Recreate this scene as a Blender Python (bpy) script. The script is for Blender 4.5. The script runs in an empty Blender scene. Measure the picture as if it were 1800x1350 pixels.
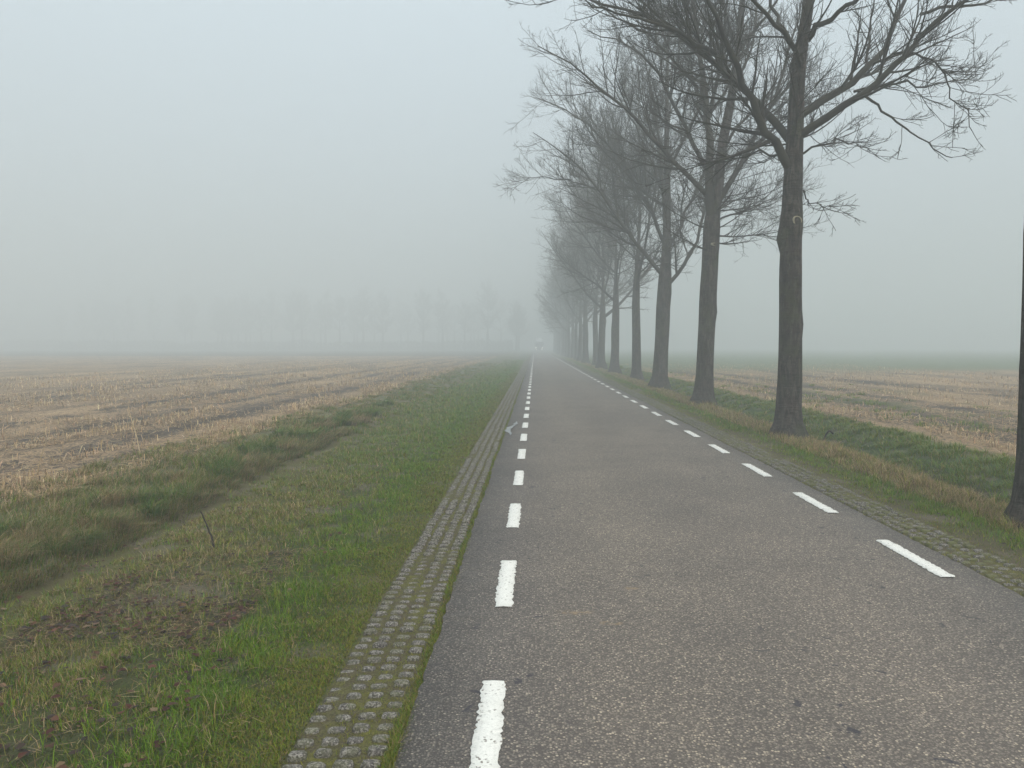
import bpy, math, random
import numpy as np

random.seed(7)
SC = bpy.context.scene
COL = SC.collection
RNG = np.random.default_rng(11)
R = math.radians

# ------------------------------------------------------------------ render
SC.render.engine = 'CYCLES'
SC.cycles.max_bounces = 6
SC.cycles.diffuse_bounces = 2
SC.cycles.glossy_bounces = 2
SC.cycles.transmission_bounces = 3
SC.cycles.volume_bounces = 1
SC.cycles.transparent_max_bounces = 12
SC.cycles.use_denoising = True
SC.cycles.use_adaptive_sampling = False
SC.view_settings.view_transform = 'Standard'
SC.view_settings.look = 'None'
SC.view_settings.exposure = 0.93
SC.view_settings.gamma = 1.0

# ------------------------------------------------------------------ helpers
def tag(o, label=None, cat=None, group=None, kind=None):
    if label: o['label'] = label
    if cat: o['category'] = cat
    if group: o['group'] = group
    if kind: o['kind'] = kind
    return o

def empty(name, loc=(0, 0, 0), rz=0.0, scale=1.0):
    o = bpy.data.objects.new(name, None)
    o.empty_display_size = 0.3
    o.location = loc
    o.rotation_euler = (0, 0, rz)
    o.scale = (scale, scale, scale)
    COL.objects.link(o)
    return o

def mesh_obj(name, V, F, mats, parent=None, cols=None, smooth=False, midx=None):
    """V (n,3) float, F (m,4) int quads (numpy)"""
    V = np.ascontiguousarray(V, dtype=np.float32)
    F = np.ascontiguousarray(F, dtype=np.int32)
    k = F.shape[1]
    me = bpy.data.meshes.new(name)
    me.vertices.add(len(V)); me.vertices.foreach_set('co', V.ravel())
    me.loops.add(F.size); me.loops.foreach_set('vertex_index', F.ravel())
    me.polygons.add(len(F))
    me.polygons.foreach_set('loop_start', np.arange(0, F.size, k, dtype=np.int32))
    me.polygons.foreach_set('loop_total', np.full(len(F), k, dtype=np.int32))
    if smooth:
        me.polygons.foreach_set('use_smooth', np.ones(len(F), dtype=bool))
    if midx is not None:
        me.polygons.foreach_set('material_index', np.ascontiguousarray(midx, dtype=np.int32))
    for m in (mats if isinstance(mats, (list, tuple)) else [mats]):
        me.materials.append(m)
    me.update(calc_edges=True)
    if cols is not None:
        c = np.ones((len(V), 4), np.float32); c[:, :3] = cols
        at = me.color_attributes.new('tint', 'FLOAT_COLOR', 'POINT')
        at.data.foreach_set('color', c.ravel())
    o = bpy.data.objects.new(name, me)
    COL.objects.link(o)
    if parent is not None: o.parent = parent
    return o

class MB:
    """collects boxes, prisms and tubes into one mesh"""
    def __init__(s): s.v = []; s.f = []
    def box(s, x0, x1, y0, y1, z0, z1, b=0.0):
        i = len(s.v)
        if b <= 0:
            s.v += [(x, y, z) for z in (z0, z1) for y in (y0, y1) for x in (x0, x1)]
            s.f += [[i+a for a in q] for q in ((0,2,3,1),(4,5,7,6),(0,1,5,4),(2,6,7,3),(0,4,6,2),(1,3,7,5))]
        else:
            def ring(ix, iy, z):
                return [(x0+ix, y0+iy, z), (x1-ix, y0+iy, z), (x1-ix, y1-iy, z), (x0+ix, y1-iy, z)]
            rs = [ring(b, b, z0), ring(0, 0, z0+b), ring(0, 0, z1-b), ring(b, b, z1)]
            for r in rs: s.v += r
            s.f.append([i+3, i+2, i+1, i]); s.f.append([i+12, i+13, i+14, i+15])
            for k in range(3):
                for a in range(4):
                    s.f.append([i+4*k+a, i+4*k+(a+1) % 4, i+4*k+4+(a+1) % 4, i+4*k+4+a])
    def prism_x(s, prof, x0, x1):      # profile in (y,z), closed
        i = len(s.v); n = len(prof)
        s.v += [(x0, y, z) for y, z in prof] + [(x1, y, z) for y, z in prof]
        s.f.append([i+k for k in range(n)][::-1]); s.f.append([i+n+k for k in range(n)])
        for k in range(n):
            j = (k+1) % n
            s.f.append([i+k, i+j, i+n+j, i+n+k])
    def disc_y(s, cx, y0, y1, cz, r, n=16):
        i = len(s.v)
        for y in (y0, y1):
            s.v += [(cx+r*math.cos(2*math.pi*k/n), y, cz+r*math.sin(2*math.pi*k/n)) for k in range(n)]
        s.f.append([i+k for k in range(n)]); s.f.append([i+n+k for k in range(n)][::-1])
        for k in range(n):
            j = (k+1) % n
            s.f.append([i+k, i+j, i+n+j, i+n+k])
    def cyl_x(s, x0, x1, cy, cz, r, n=18):
        i = len(s.v)
        for x in (x0, x1):
            s.v += [(x, cy+r*math.cos(2*math.pi*k/n), cz+r*math.sin(2*math.pi*k/n)) for k in range(n)]
        s.f.append([i+k for k in range(n)][::-1]); s.f.append([i+n+k for k in range(n)])
        for k in range(n):
            j = (k+1) % n
            s.f.append([i+k, i+j, i+n+j, i+n+k])
    def build(s, name, mat, parent=None):
        me = bpy.data.meshes.new(name)
        me.from_pydata(s.v, [], s.f); me.materials.append(mat); me.update()
        o = bpy.data.objects.new(name, me); COL.objects.link(o)
        if parent is not None: o.parent = parent
        return o

def vnoise(x, y, seed=0):
    x = np.asarray(x, float); y = np.asarray(y, float)
    xi = np.floor(x).astype(np.int64); yi = np.floor(y).astype(np.int64)
    fx = x - xi; fy = y - yi
    fx = fx*fx*(3-2*fx); fy = fy*fy*(3-2*fy)
    def h(a, b):
        n = (a*374761393 + b*668265263 + seed*1442695041) & 0xffffffff
        n = ((n ^ (n >> 13))*1274126177) & 0xffffffff
        n = n ^ (n >> 16)
        return (n & 0xffff)/65535.0
    return (h(xi, yi)*(1-fx)+h(xi+1, yi)*fx)*(1-fy) + (h(xi, yi+1)*(1-fx)+h(xi+1, yi+1)*fx)*fy

def fbm(x, y, seed=0, o=3):
    s = 0; a = 0.5; t = 0
    for k in range(o):
        s = s + a*vnoise(x*2**k, y*2**k, seed+k*17); t += a; a *= .5
    return s/t

def sstep(a, b, x):
    t = np.clip((x-a)/(b-a), 0, 1); return t*t*(3-2*t)

# ------------------------------------------------------------------ node helper
class NB:
    def __init__(s, name):
        s.m = bpy.data.materials.new(name); s.m.use_nodes = True
        s.t = s.m.node_tree; s.t.nodes.clear()
        s.out = s.t.nodes.new('ShaderNodeOutputMaterial')
    def n(s, typ, props=None, **ins):
        nd = s.t.nodes.new(typ)
        for k, v in (props or {}).items(): setattr(nd, k, v)
        for k, v in ins.items():
            key = int(k[1:]) if k[0] == 'i' and k[1:].isdigit() else k.replace('_', ' ')
            s.set(nd.inputs[key], v)
        return nd
    def set(s, sock, v):
        if isinstance(v, bpy.types.NodeSocket): s.t.links.new(v, sock)
        elif isinstance(v, bpy.types.Node): s.t.links.new(v.outputs[0], sock)
        else:
            if sock.type == 'RGBA' and len(v) == 3: v = (*v, 1)
            sock.default_value = v
    def math(s, op, a, b=0.0, c=0.0, clamp=False):
        return s.n('ShaderNodeMath', {'operation': op, 'use_clamp': clamp}, i0=a, i1=b, i2=c).outputs[0]
    def mix(s, f, a, b, mode='MIX'):
        nd = s.n('ShaderNodeMix', {'data_type': 'RGBA', 'blend_type': mode, 'clamp_factor': True})
        s.set(nd.inputs[0], f); s.set(nd.inputs[6], a); s.set(nd.inputs[7], b)
        return nd.outputs[2]
    def ss(s, x, a, b):
        return s.n('ShaderNodeMapRange', {'interpolation_type': 'SMOOTHSTEP'}, Value=x, From_Min=a, From_Max=b).outputs[0]
    def noise(s, vec, scale, detail=3, rough=.55, dist=0.0):
        return s.n('ShaderNodeTexNoise', None, Vector=vec, Scale=scale, Detail=detail, Roughness=rough, Distortion=dist).outputs[0]
    def ramp(s, f, stops, interp='LINEAR'):
        nd = s.n('ShaderNodeValToRGB', None, Fac=f)
        cr = nd.color_ramp; cr.interpolation = interp
        while len(cr.elements) < len(stops): cr.elements.new(.5)
        for e, (p, c) in zip(cr.elements, stops):
            e.position = p; e.color = (*c, 1) if len(c) == 3 else c
        return nd.outputs[0]
    def coord(s):
        return s.n('ShaderNodeTexCoord').outputs['Object']
    def scale(s, vec, v):
        return s.n('ShaderNodeMapping', None, Vector=vec, Scale=v).outputs[0]
    def bsdf(s, col, rough=.8, spec=.3, bump=None, bstr=.3, bdist=.01, metal=0.0, emit=None, estr=0.0):
        p = s.n('ShaderNodeBsdfPrincipled', None, Base_Color=col, Roughness=rough, Metallic=metal)
        p.inputs['Specular IOR Level'].default_value = spec
        if bump is not None:
            b = s.n('ShaderNodeBump', None, Height=bump, Strength=bstr, Distance=bdist)
            s.t.links.new(b.outputs[0], p.inputs['Normal'])
        if emit is not None:
            s.set(p.inputs['Emission Color'], emit); p.inputs['Emission Strength'].default_value = estr
        s.t.links.new(p.outputs[0], s.out.inputs[0])
        return p

def simple(name, col, rough=.6, spec=.4, metal=0.0, emit=None, estr=0.0, var=.15, vs=6):
    b = NB(name)
    nz = b.noise(b.coord(), vs, 4)
    c = b.mix(nz, tuple(x*(1-var) for x in col), tuple(min(1, x*(1+var)) for x in col))
    b.bsdf(c, rough, spec, metal=metal, emit=emit, estr=estr)
    return b.m

# ------------------------------------------------------------------ materials
def mat_asphalt():
    b = NB('asphalt'); co = b.coord()
    xyz = b.n('ShaderNodeSeparateXYZ', None, Vector=co)
    x, y = xyz.outputs[0], xyz.outputs[1]
    v1 = b.n('ShaderNodeTexVoronoi', None, Vector=co, Scale=92.0, Randomness=1.0)
    cell = b.n('ShaderNodeSeparateColor', None, Color=v1.outputs['Color'])
    stone = b.ramp(cell.outputs[0], [(0, (.083, .073, .064)), (.42, (.15, .132, .114)), (.68, (.21, .183, .153)), (.85, (.30, .26, .205)), (.94, (.44, .375, .285)), (1, (.60, .52, .40))])
    gap = b.ss(v1.outputs['Distance'], .0042, .0068)      # between stones
    gap = b.ss(v1.outputs['Distance'], .35, .62)
    c = b.mix(gap, stone, (.045, .038, .035))
    fine = b.noise(co, 300, 2)
    c = b.mix(.35, c, b.ramp(fine, [(.3, (.05, .045, .041)), (.7, (.26, .23, .20))]))
    # long wear bands: the lane is lighter, the margins outside the lines darker
    wob = b.noise(b.scale(co, (1, .08, 1)), 1.6, 3)
    xw = b.math('ADD', x, b.math('MULTIPLY', b.math('SUBTRACT', wob, .5), .5))
    lane = b.ramp(b.n('ShaderNodeMapRange', None, Value=xw, From_Min=-.6, From_Max=3.1).outputs[0],
                  [(0, (.76, .77, .80)), (.10, (.85, .85, .87)), (.22, (1.0, .98, .96)), (.34, (1.1, 1.07, 1.03)), (.5, (1.0, .98, .96)), (.66, (1.12, 1.09, 1.06)), (.86, (1.0, .99, .98)), (.93, (.88, .89, .91)), (1, (.80, .83, .86))])
    c = b.mix(1.0, c, lane, 'MULTIPLY')
    big = b.noise(co, .9, 4, .6)
    c = b.mix(1.0, c, b.ramp(big, [(.25, (.86, .86, .87)), (.75, (1.24, 1.22, 1.18))]), 'MULTIPLY')
    # tar spots
    t1 = b.noise(co, 9, 3, .6, .6); t2 = b.noise(co, 1.1, 2)
    tar = b.math('MULTIPLY', b.ss(t1, .64, .68), b.ss(t2, .48, .60))
    c = b.mix(b.math('MULTIPLY', tar, .85), c, (.028, .028, .036))
    # ochre soil smears on the lane
    def blot(cx, cy, rx, ry):
        dx = b.math('DIVIDE', b.math('SUBTRACT', x, cx), rx); dy = b.math('DIVIDE', b.math('SUBTRACT', y, cy), ry)
        d = b.math('ADD', b.math('MULTIPLY', dx, dx), b.math('MULTIPLY', dy, dy))
        return b.math('SUBTRACT', 1.0, b.ss(d, .2, 1.0))
    smear = b.math('ADD', b.math('ADD', blot(.24, 4.42, .13, .05), blot(.43, 4.25, .08, .04)), blot(.62, 4.87, .06, .04))
    nz = b.noise(co, 28, 3)
    c = b.mix(b.math('MULTIPLY', smear, b.math('MULTIPLY', b.ss(nz, .42, .62), .7)), c, (.25, .18, .10))
    h = b.math('SUBTRACT', 1.0, gap)
    h = b.math('ADD', h, b.math('MULTIPLY', cell.outputs[1], .6))
    b.bsdf(c, .78, .35, h, .55, .004)
    return b.m

def mat_paint():
    b = NB('road_paint'); co = b.coord()
    nz = b.noise(co, 90, 4, .6); n2 = b.noise(co, 5, 3)
    c = b.ramp(nz, [(.27, (.36, .35, .32)), (.40, (.64, .63, .585)), (.7, (.74, .73, .68))])
    c = b.mix(b.ss(n2, .5, .8), c, (.58, .57, .52))
    vv = b.n('ShaderNodeTexVoronoi', None, Vector=co, Scale=92.0)
    vc = b.n('ShaderNodeSeparateColor', None, Color=vv.outputs['Color'])
    chip = b.math('MULTIPLY', b.ss(vc.outputs[1], .93, .95), b.ss(b.noise(co, 11, 3), .42, .56))
    c = b.mix(chip, c, (.20, .175, .15))
    b.bsdf(c, .6, .3, nz, .5, .003)
    return b.m

def mat_ground():
    b = NB('verge_soil_and_fields'); co = b.coord()
    xyz = b.n('ShaderNodeSeparateXYZ', None, Vector=co)
    x, y = xyz.outputs[0], xyz.outputs[1]
    n1 = b.noise(co, 1.1, 4, .6)
    xw = b.math('ADD', x, b.math('MULTIPLY', b.math('SUBTRACT', n1, .5), .55))
    st = [(-8, (.10, .10, .045)), (-5.2, (.11, .10, .045)), (-4.4, (.08, .09, .04)), (-3.7, (.10, .095, .04)), (-3.45, (.085, .075, .036)), (-3.2, (.09, .09, .034)),
          (-2.0, (.055, .065, .024)), (-1.35, (.042, .062, .014)), (-1.05, (.072, .078, .03)), (-.85, (.10, .095, .06)), (1.5, (.1, .09, .06)),
          (3.35, (.10, .095, .06)), (3.65, (.085, .075, .045)), (4.0, (.065, .075, .022)), (4.45, (.13, .10, .05)), (4.95, (.08, .06, .036)), (5.2, (.045, .035, .024)),
          (5.5, (.04, .065, .022)), (6.1, (.05, .075, .026)), (9, (.06, .08, .03))]
    verge = b.ramp(b.n('ShaderNodeMapRange', None, Value=xw, From_Min=-8, From_Max=9).outputs[0], [((p+8)/17, c) for p, c in st])
    fn = b.noise(co, 75, 6, .72)
    verge = b.mix(1.0, verge, b.ramp(fn, [(.25, (.45, .45, .42)), (.75, (1.6, 1.55, 1.5))]), 'MULTIPLY')
    mud = b.math('MULTIPLY', b.ss(b.noise(co, 1.7, 3, .6), .50, .62), b.ss(fn, .35, .6))
    mx_ = b.math('DIVIDE', b.math('ADD', xw, 2.35), .5); my_ = b.math('DIVIDE', b.math('SUBTRACT', y, 4.95), .6)
    mp = b.math('EXPONENT', b.math('MULTIPLY', b.math('ADD', b.math('MULTIPLY', mx_, mx_), b.math('MULTIPLY', my_, my_)), -1.2))
    mud = b.math('MAXIMUM', mud, b.math('MULTIPLY', mp, b.ss(fn, .3, .55)))
    verge = b.mix(b.math('MULTIPLY', mud, .75), verge, (.165, .135, .105))
    # ---- stubble fields
    cs = b.scale(co, (1, .45, 1))
    s1 = b.noise(cs, 16, 4, .7, 1.5); s2 = b.noise(co, 55, 3, .7)
    patch = b.noise(b.scale(co, (.5, .10, 1)), 1.0, 4, .6)
    wob = b.math('MULTIPLY', b.math('SUBTRACT', b.noise(b.scale(co, (.02, .09, 1)), 1.0, 2), .5), 1.4)
    xt = b.math('ADD', x, wob)
    tr = None
    for cx, w in ((-6.7, .42), (-8.4, .3), (-10.2, .35), (-14.5, .4), (-16.3, .35), (8.6, .5), (10.4, .4), (14.2, .5)):
        d = b.math('DIVIDE', b.math('SUBTRACT', xt, cx), w)
        g = b.math('EXPONENT', b.math('MULTIPLY', b.math('MULTIPLY', d, d), -1.0))
        tr = g if tr is None else b.math('MAXIMUM', tr, g)
    th = b.math('ADD', b.math('ADD', .335, b.math('MULTIPLY', b.math('SUBTRACT', .62, patch), .55)), b.math('MULTIPLY', b.math('MULTIPLY', tr, b.ss(b.noise(co, .8, 3, .6), .3, .6)), .22))
    straw = b.math('MULTIPLY', b.math('SUBTRACT', s1, th), 6.0, clamp=True)
    strawc = b.ramp(s2, [(.25, (.18, .122, .072)), (.5, (.34, .238, .14)), (.8, (.50, .365, .225))])
    soil = b.mix(b.noise(co, 20, 4), (.035, .029, .025), (.085, .07, .058))
    field = b.mix(straw, soil, strawc)
    # weeds and regrowth on the right field edge
    weed = b.math('MULTIPLY', b.ss(b.noise(b.scale(co, (.6, .25, 1)), 1.0, 4), .50, .62), b.math('MULTIPLY', b.ss(x, 5, 6.5), b.ss(x, 18, 9)))
    field = b.mix(b.math('MULTIPLY', weed, .6), field, (.06, .08, .035))
    # beyond the stubble: winter crop right, dark bank left
    yr = b.math('ADD', y, b.math('MULTIPLY', b.math('SUBTRACT', b.noise(co, .12, 3), .5), 8.0))
    field = b.mix(b.math('MULTIPLY', b.ss(x, 4.0, 7.0), b.ss(yr, 42, 58)), field, (.085, .115, .055))
    field = b.mix(b.math('MULTIPLY', b.ss(x, -4.0, -7.0), b.ss(yr, 112, 119)), field, (.075, .07, .052))
    fm = b.math('ADD', b.ss(xw, -5.0, -5.9), b.ss(xw, 6.0, 6.8), clamp=True)
    c = b.mix(fm, verge, field)
    hh = b.math('ADD', fn, b.math('MULTIPLY', s1, .8))
    b.bsdf(c, .95, .15, hh, .7, .03)
    return b.m

def mat_tint(name, rough=.7, trans=.25):
    b = NB(name)
    a = b.n('ShaderNodeAttribute', {'attribute_name': 'tint'})
    p = b.bsdf(a.outputs['Color'], rough, .25)
    if trans > 0:
        tr = b.n('ShaderNodeBsdfTranslucent', None, Color=a.outputs['Color'])
        mx = b.n('ShaderNodeMixShader', None, i0=trans, i1=p.outputs[0], i2=tr.outputs[0])
        b.t.links.new(mx.outputs[0], b.out.inputs[0])
    return b.m

def mat_bark(name, dark=False):
    b = NB(name); co = b.coord()
    n0 = b.noise(b.scale(co, (1, 1, .22)), 17, 6, .72, .5)     # vertical fissures
    n1 = b.noise(b.scale(co, (.5, .5, 3.0)), 9, 4, .6, .3)    # cross bands
    n2 = b.noise(co, 2.2, 3)
    c = b.ramp(n0, [(.34, (.008, .007, .006)), (.48, (.034, .029, .025)), (.64, (.125, .108, .088))])
    c = b.mix(.4, c, b.ramp(n1, [(.35, (.014, .012, .011)), (.65, (.060, .051, .044))]))
    c = b.mix(b.math('MULTIPLY', b.ss(n2, .48, .66), .55), c, (.050, .058, .026))       # algae
    c = b.mix(b.math('MULTIPLY', b.ss(n2, .46, .30), .35), c, (.085, .055, .045))       # reddish areas
    sp = b.noise(co, 38, 2, .5)
    c = b.mix(b.math('MULTIPLY', b.ss(sp, .70, .74), .5), c, (.30, .30, .26))            # lichen dots
    b.bsdf(c, .9, .2, b.math('ADD', n0, b.math('MULTIPLY', n1, .6)), 1.0, .05)
    return b.m

def mat_twig():
    b = NB('twig_bark'); co = b.coord()
    n2 = b.noise(co, 3.0, 3)
    c = b.ramp(n2, [(.35, (.026, .022, .021)), (.65, (.045, .042, .029))])
    b.bsdf(c, .85, .2)
    return b.m

def mat_concrete():
    b = NB('gravelly_concrete'); co = b.coord()
    v = b.n('ShaderNodeTexVoronoi', None, Vector=co, Scale=170.0)
    cell = b.n('ShaderNodeSeparateColor', None, Color=v.outputs['Color'])
    c = b.ramp(cell.outputs[0], [(0, (.042, .039, .036)), (.5, (.110, .101, .091)), (1, (.28, .26, .23))])
    n2 = b.noise(co, 14, 4, .6); n3 = b.noise(co, 1.2, 3)
    c = b.mix(b.math('MULTIPLY', b.ss(n2, .42, .60), b.math('ADD', b.math('MULTIPLY', n3, .7), b.math('MULTIPLY', b.ss(b.n('ShaderNodeSeparateXYZ', None, Vector=co).outputs[0], 1, 2), .5))), c, (.10, .105, .04))
    b.bsdf(c, .9, .2, cell.outputs[1], .5, .003)
    return b.m

def mat_moss():
    b = NB('moss_and_mud'); co = b.coord()
    n1 = b.noise(co, 9, 4, .6); n2 = b.noise(co, 90, 3, .6)
    c = b.ramp(n1, [(.32, (.075, .060, .042)), (.5, (.075, .068, .034)), (.7, (.100, .096, .028))])
    c = b.mix(1.0, c, b.ramp(n2, [(.3, (.5, .5, .5)), (.7, (1.5, 1.5, 1.4))]), 'MULTIPLY')
    b.bsdf(c, .95, .15, n2, .6, .01)
    return b.m

M_ASPH, M_PAINT, M_GROUND = mat_asphalt(), mat_paint(), mat_ground()
M_GRASS = mat_tint('grass_blades', .65, .3)
M_STRAW = mat_tint('dry_straw', .75, .15)
M_LEAF = mat_tint('dead_leaf', .7, .1)
M_BARK = mat_bark('bark'); M_TWIG = mat_twig()
M_CONC, M_MOSS = mat_concrete(), mat_moss()
M_CUT = simple('cut_wood', (.20, .18, .13), .8, .2, var=.35, vs=30)
M_CALLUS = simple('callus_ring', (.30, .27, .19), .85, .2, var=.3, vs=40)
M_STICK = simple('dark_stick', (.022, .017, .015), .85, .2, var=.3, vs=30)

# ------------------------------------------------------------------ terrain
PX = np.array([-2000, -9, -6, -5.2, -4.6, -4.05, -3.64, -3.52, -3.42, -3.28, -3.08, -2.4, -1.4, -.98, -.54, -.3, 2.8, 3.06, 3.48, 4.0, 4.6, 4.9, 5.1, 5.3, 5.6, 6.0, 6.6, 9, 2000])
PZ = np.array([.02, .02, .03, .0, -.02, -.04, -.06, -.105, -.118, -.113, -.106, -.10, -.07, -.065, -.05, -.06, -.06, -.05, -.06, -.07, -.08, -.13, -.24, -.25, -.13, -.02, .04, .03, .03])
PZ2 = np.interp(PX, [-2000, -6, -3.5, -2.9, -2.2, -1.4, -.98, -.54, -.3, 2.8, 3.06, 3.48, 4.6, 5.2, 6.0, 2000], [.02, .02, -.06, -.13, -.10, -.07, -.065, -.05, -.06, -.06, -.05, -.06, -.08, -.17, -.02, .03])
def ground_z(x, y):
    x = np.asarray(x, float); y = np.asarray(y, float)
    wl = (vnoise(y*.9, 0*y+3, 5)-.5)*.35*np.exp(-((x+3.4)/1.0)**2) + (vnoise(y*.7, 0*y+9, 6)-.5)*.3*np.exp(-((x-5.2)/1.0)**2)
    xa = x+wl
    a = np.interp(xa, PX, PZ); b = np.interp(xa, PX, PZ2)
    # the left furrow shallows away from the camera and right under the nearest metres
    wleft = sstep(13.5, 9.5, y)*(.35+.65*sstep(.5, 3.5, y))
    wleft = np.maximum(wleft, .55*sstep(11.0, 12.2, y)*sstep(14.6, 13.4, y))
    wleft = wleft*(.15+.85*sstep(.38, .58, vnoise(y*.62+.3, y*0, 15)))
    wright = .75-.5*sstep(20, 45, y)
    w = np.where(x < 1, wleft, wright)
    z = a*w+b*(1-w)
    road = sstep(-1.0, -1.25, x)+sstep(3.5, 3.75, x)
    z = z+road*((fbm(x*1.3, y*1.3, 1)-.5)*.05+(fbm(x*6, y*6, 2, 2)-.5)*.028)
    fld = sstep(-4.9, -6.0, x)+sstep(6.1, 6.9, x)
    z = z+fld*((fbm(x*3, y*1.2, 3)-.5)*.09*np.exp(-np.abs(y)/120))
    z = z-.05*np.exp(-((x+6.7)/.35)**2)-.04*np.exp(-((x+8.4)/.3)**2)
    return z

def grid(xs, ys, zf):
    X, Y = np.meshgrid(xs, ys); Z = zf(X, Y)
    V = np.stack([X, Y, Z], -1).reshape(-1, 3)
    nx, ny = len(xs), len(ys)
    i = np.arange(nx*ny).reshape(ny, nx)
    F = np.stack([i[:-1, :-1], i[:-1, 1:], i[1:, 1:], i[1:, :-1]], -1).reshape(-1, 4)
    return V, F

def grow_axis(a, b, st, g):
    o = [a]
    while o[-1] < b: o.append(o[-1]+st); st *= g
    o[-1] = b
    return o
xs = np.array([-v for v in grow_axis(7, 1450, .25, 1.14)][::-1][:-1] + list(np.arange(-7, -.95, .06)) + list(np.arange(-.95, 3.5, .25)) + list(np.arange(3.5, 7.5, .07)) + grow_axis(7.5, 1450, .25, 1.14))
ys = np.array([-60, -30, -15, -8, -5, -3, -2, -1, -.4] + grow_axis(0, 1450, .07, 1.016))
V, F = grid(xs, ys, ground_z)
tag(mesh_obj('ground', V, F, M_GROUND, smooth=True), kind='structure')

# ------------------------------------------------------------------ road
XL, XR = -.53, 3.05
def road():
    yy = np.array([-60, -20, -5] + grow_axis(0, 30, .03, 1.0012) + grow_axis(31, 1400, 1.0, 1.04))
    jl = (fbm(yy*1.1, yy*0, 21)-.5)*.03+(vnoise(yy*14, yy*0, 23)-.5)*.02
    jr = (fbm(yy*1.0, yy*0, 25)-.5)*.03+(vnoise(yy*14, yy*0, 27)-.5)*.02
    tx = np.linspace(0, 1, 9)
    rows = []
    for k, y in enumerate(yy):
        a, c = XL+jl[k], XR+jr[k]
        xx = a+(c-a)*tx
        z = np.zeros(9); z[0] = z[-1] = -.012
        top = np.stack([xx, np.full(9, y), z], -1)
        rows.append(np.concatenate([[(a, y, -.07)], top, [(c, y, -.07)]]))
    V = np.concatenate(rows); n = 11
    i = np.arange(len(yy)*n).reshape(-1, n)
    F = np.stack([i[:-1, :-1], i[:-1, 1:], i[1:, 1:], i[1:, :-1]], -1).reshape(-1, 4)
    return tag(mesh_obj('road', V, F, M_ASPH), kind='structure')
ROAD = road()

def dash_geo(xc, y0, L, w, fine, seed):
    n = max(2, int(L/fine))+1
    t = np.linspace(0, 1, n); y = y0+t*L
    rg = np.random.default_rng(seed)
    j = .0045 if fine < .1 else 0
    l = xc-w/2+(vnoise(y*45, y*0, seed)-.5)*4*j; r = xc+w/2+(vnoise(y*45, y*0, seed+9)-.5)*4*j
    if n > 6:
        for k in (0, -1): l[k] += rg.uniform(.0, .010); r[k] -= rg.uniform(.0, .010)
    e0 = rg.uniform(-.012, .012); e1 = rg.uniform(-.012, .012)
    ml = (l+r)/2
    V = []
    for k in range(n):
        s = (e0 if k == 0 else (e1 if k == n-1 else 0)) if n > 6 else 0
        V += [(l[k]-.001, y[k], .0005), (l[k], y[k], .004), (ml[k], y[k]+s, .0042), (r[k], y[k], .004), (r[k]+.001, y[k], .0005)]
    i = np.arange(n*5).reshape(n, 5)
    F = np.stack([i[:-1, :-1], i[:-1, 1:], i[1:, 1:], i[1:, :-1]], -1).reshape(-1, 4)
    return np.array(V), F
rest_v, rest_f, rest_n = [], [], 0
for side, (xc, ph, per) in enumerate(((-.185, 4.49, 2.0), (2.775, 5.17, 1.985))):
    k = -2
    cnt = 0
    while True:
        y0 = ph+k*per
        if y0 > 320: break
        k += 1
        fine = .012 if y0 < 8 else (.03 if y0 < 20 else (.1 if y0 < 50 else 1.0))
        Vd, Fd = dash_geo(xc, y0, .99, .105, fine, 100*side+k+50)
        if y0 < 92:
            o = mesh_obj('edge_line_dash', Vd, Fd, M_PAINT, ROAD)
        else:
            rest_v.append(Vd); rest_f.append(Fd+rest_n); rest_n += len(Vd)
tag(mesh_obj('distant_edge_line', np.concatenate(rest_v), np.concatenate(rest_f), M_PAINT, ROAD), kind='stuff')

# shallow puddle on the left road edge
def puddle():
    pts_l, pts_r, yy = [], [], np.linspace(13.25, 15.7, 50)
    for y in yy:
        t = (y-13.25)/2.45
        c = -.455+.075*t*t+(vnoise(y*2.0, 0, 77)-.5)*.10
        w = .045*(1-abs(2*t-1)**4)*(.35+1.3*vnoise(y*4.2, 1, 78))*(0.15 if .70 < t < .76 else 1)+.002
        pts_l.append((c-w, y, .003)); pts_r.append((c+w, y, .003))
    V = np.array([p for ab in zip(pts_l, pts_r) for p in ab])
    i = np.arange(len(V)).reshape(-1, 2)
    F = np.stack([i[:-1, 0], i[:-1, 1], i[1:, 1], i[1:, 0]], -1)
    b = NB('puddle_water'); nz = b.noise(b.coord(), 14, 2)
    b.bsdf((.06, .062, .065), .04, .9, nz, .03, .002)
    tag(mesh_obj('puddle', V, F, b.m), kind='structure')
puddle()

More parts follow.
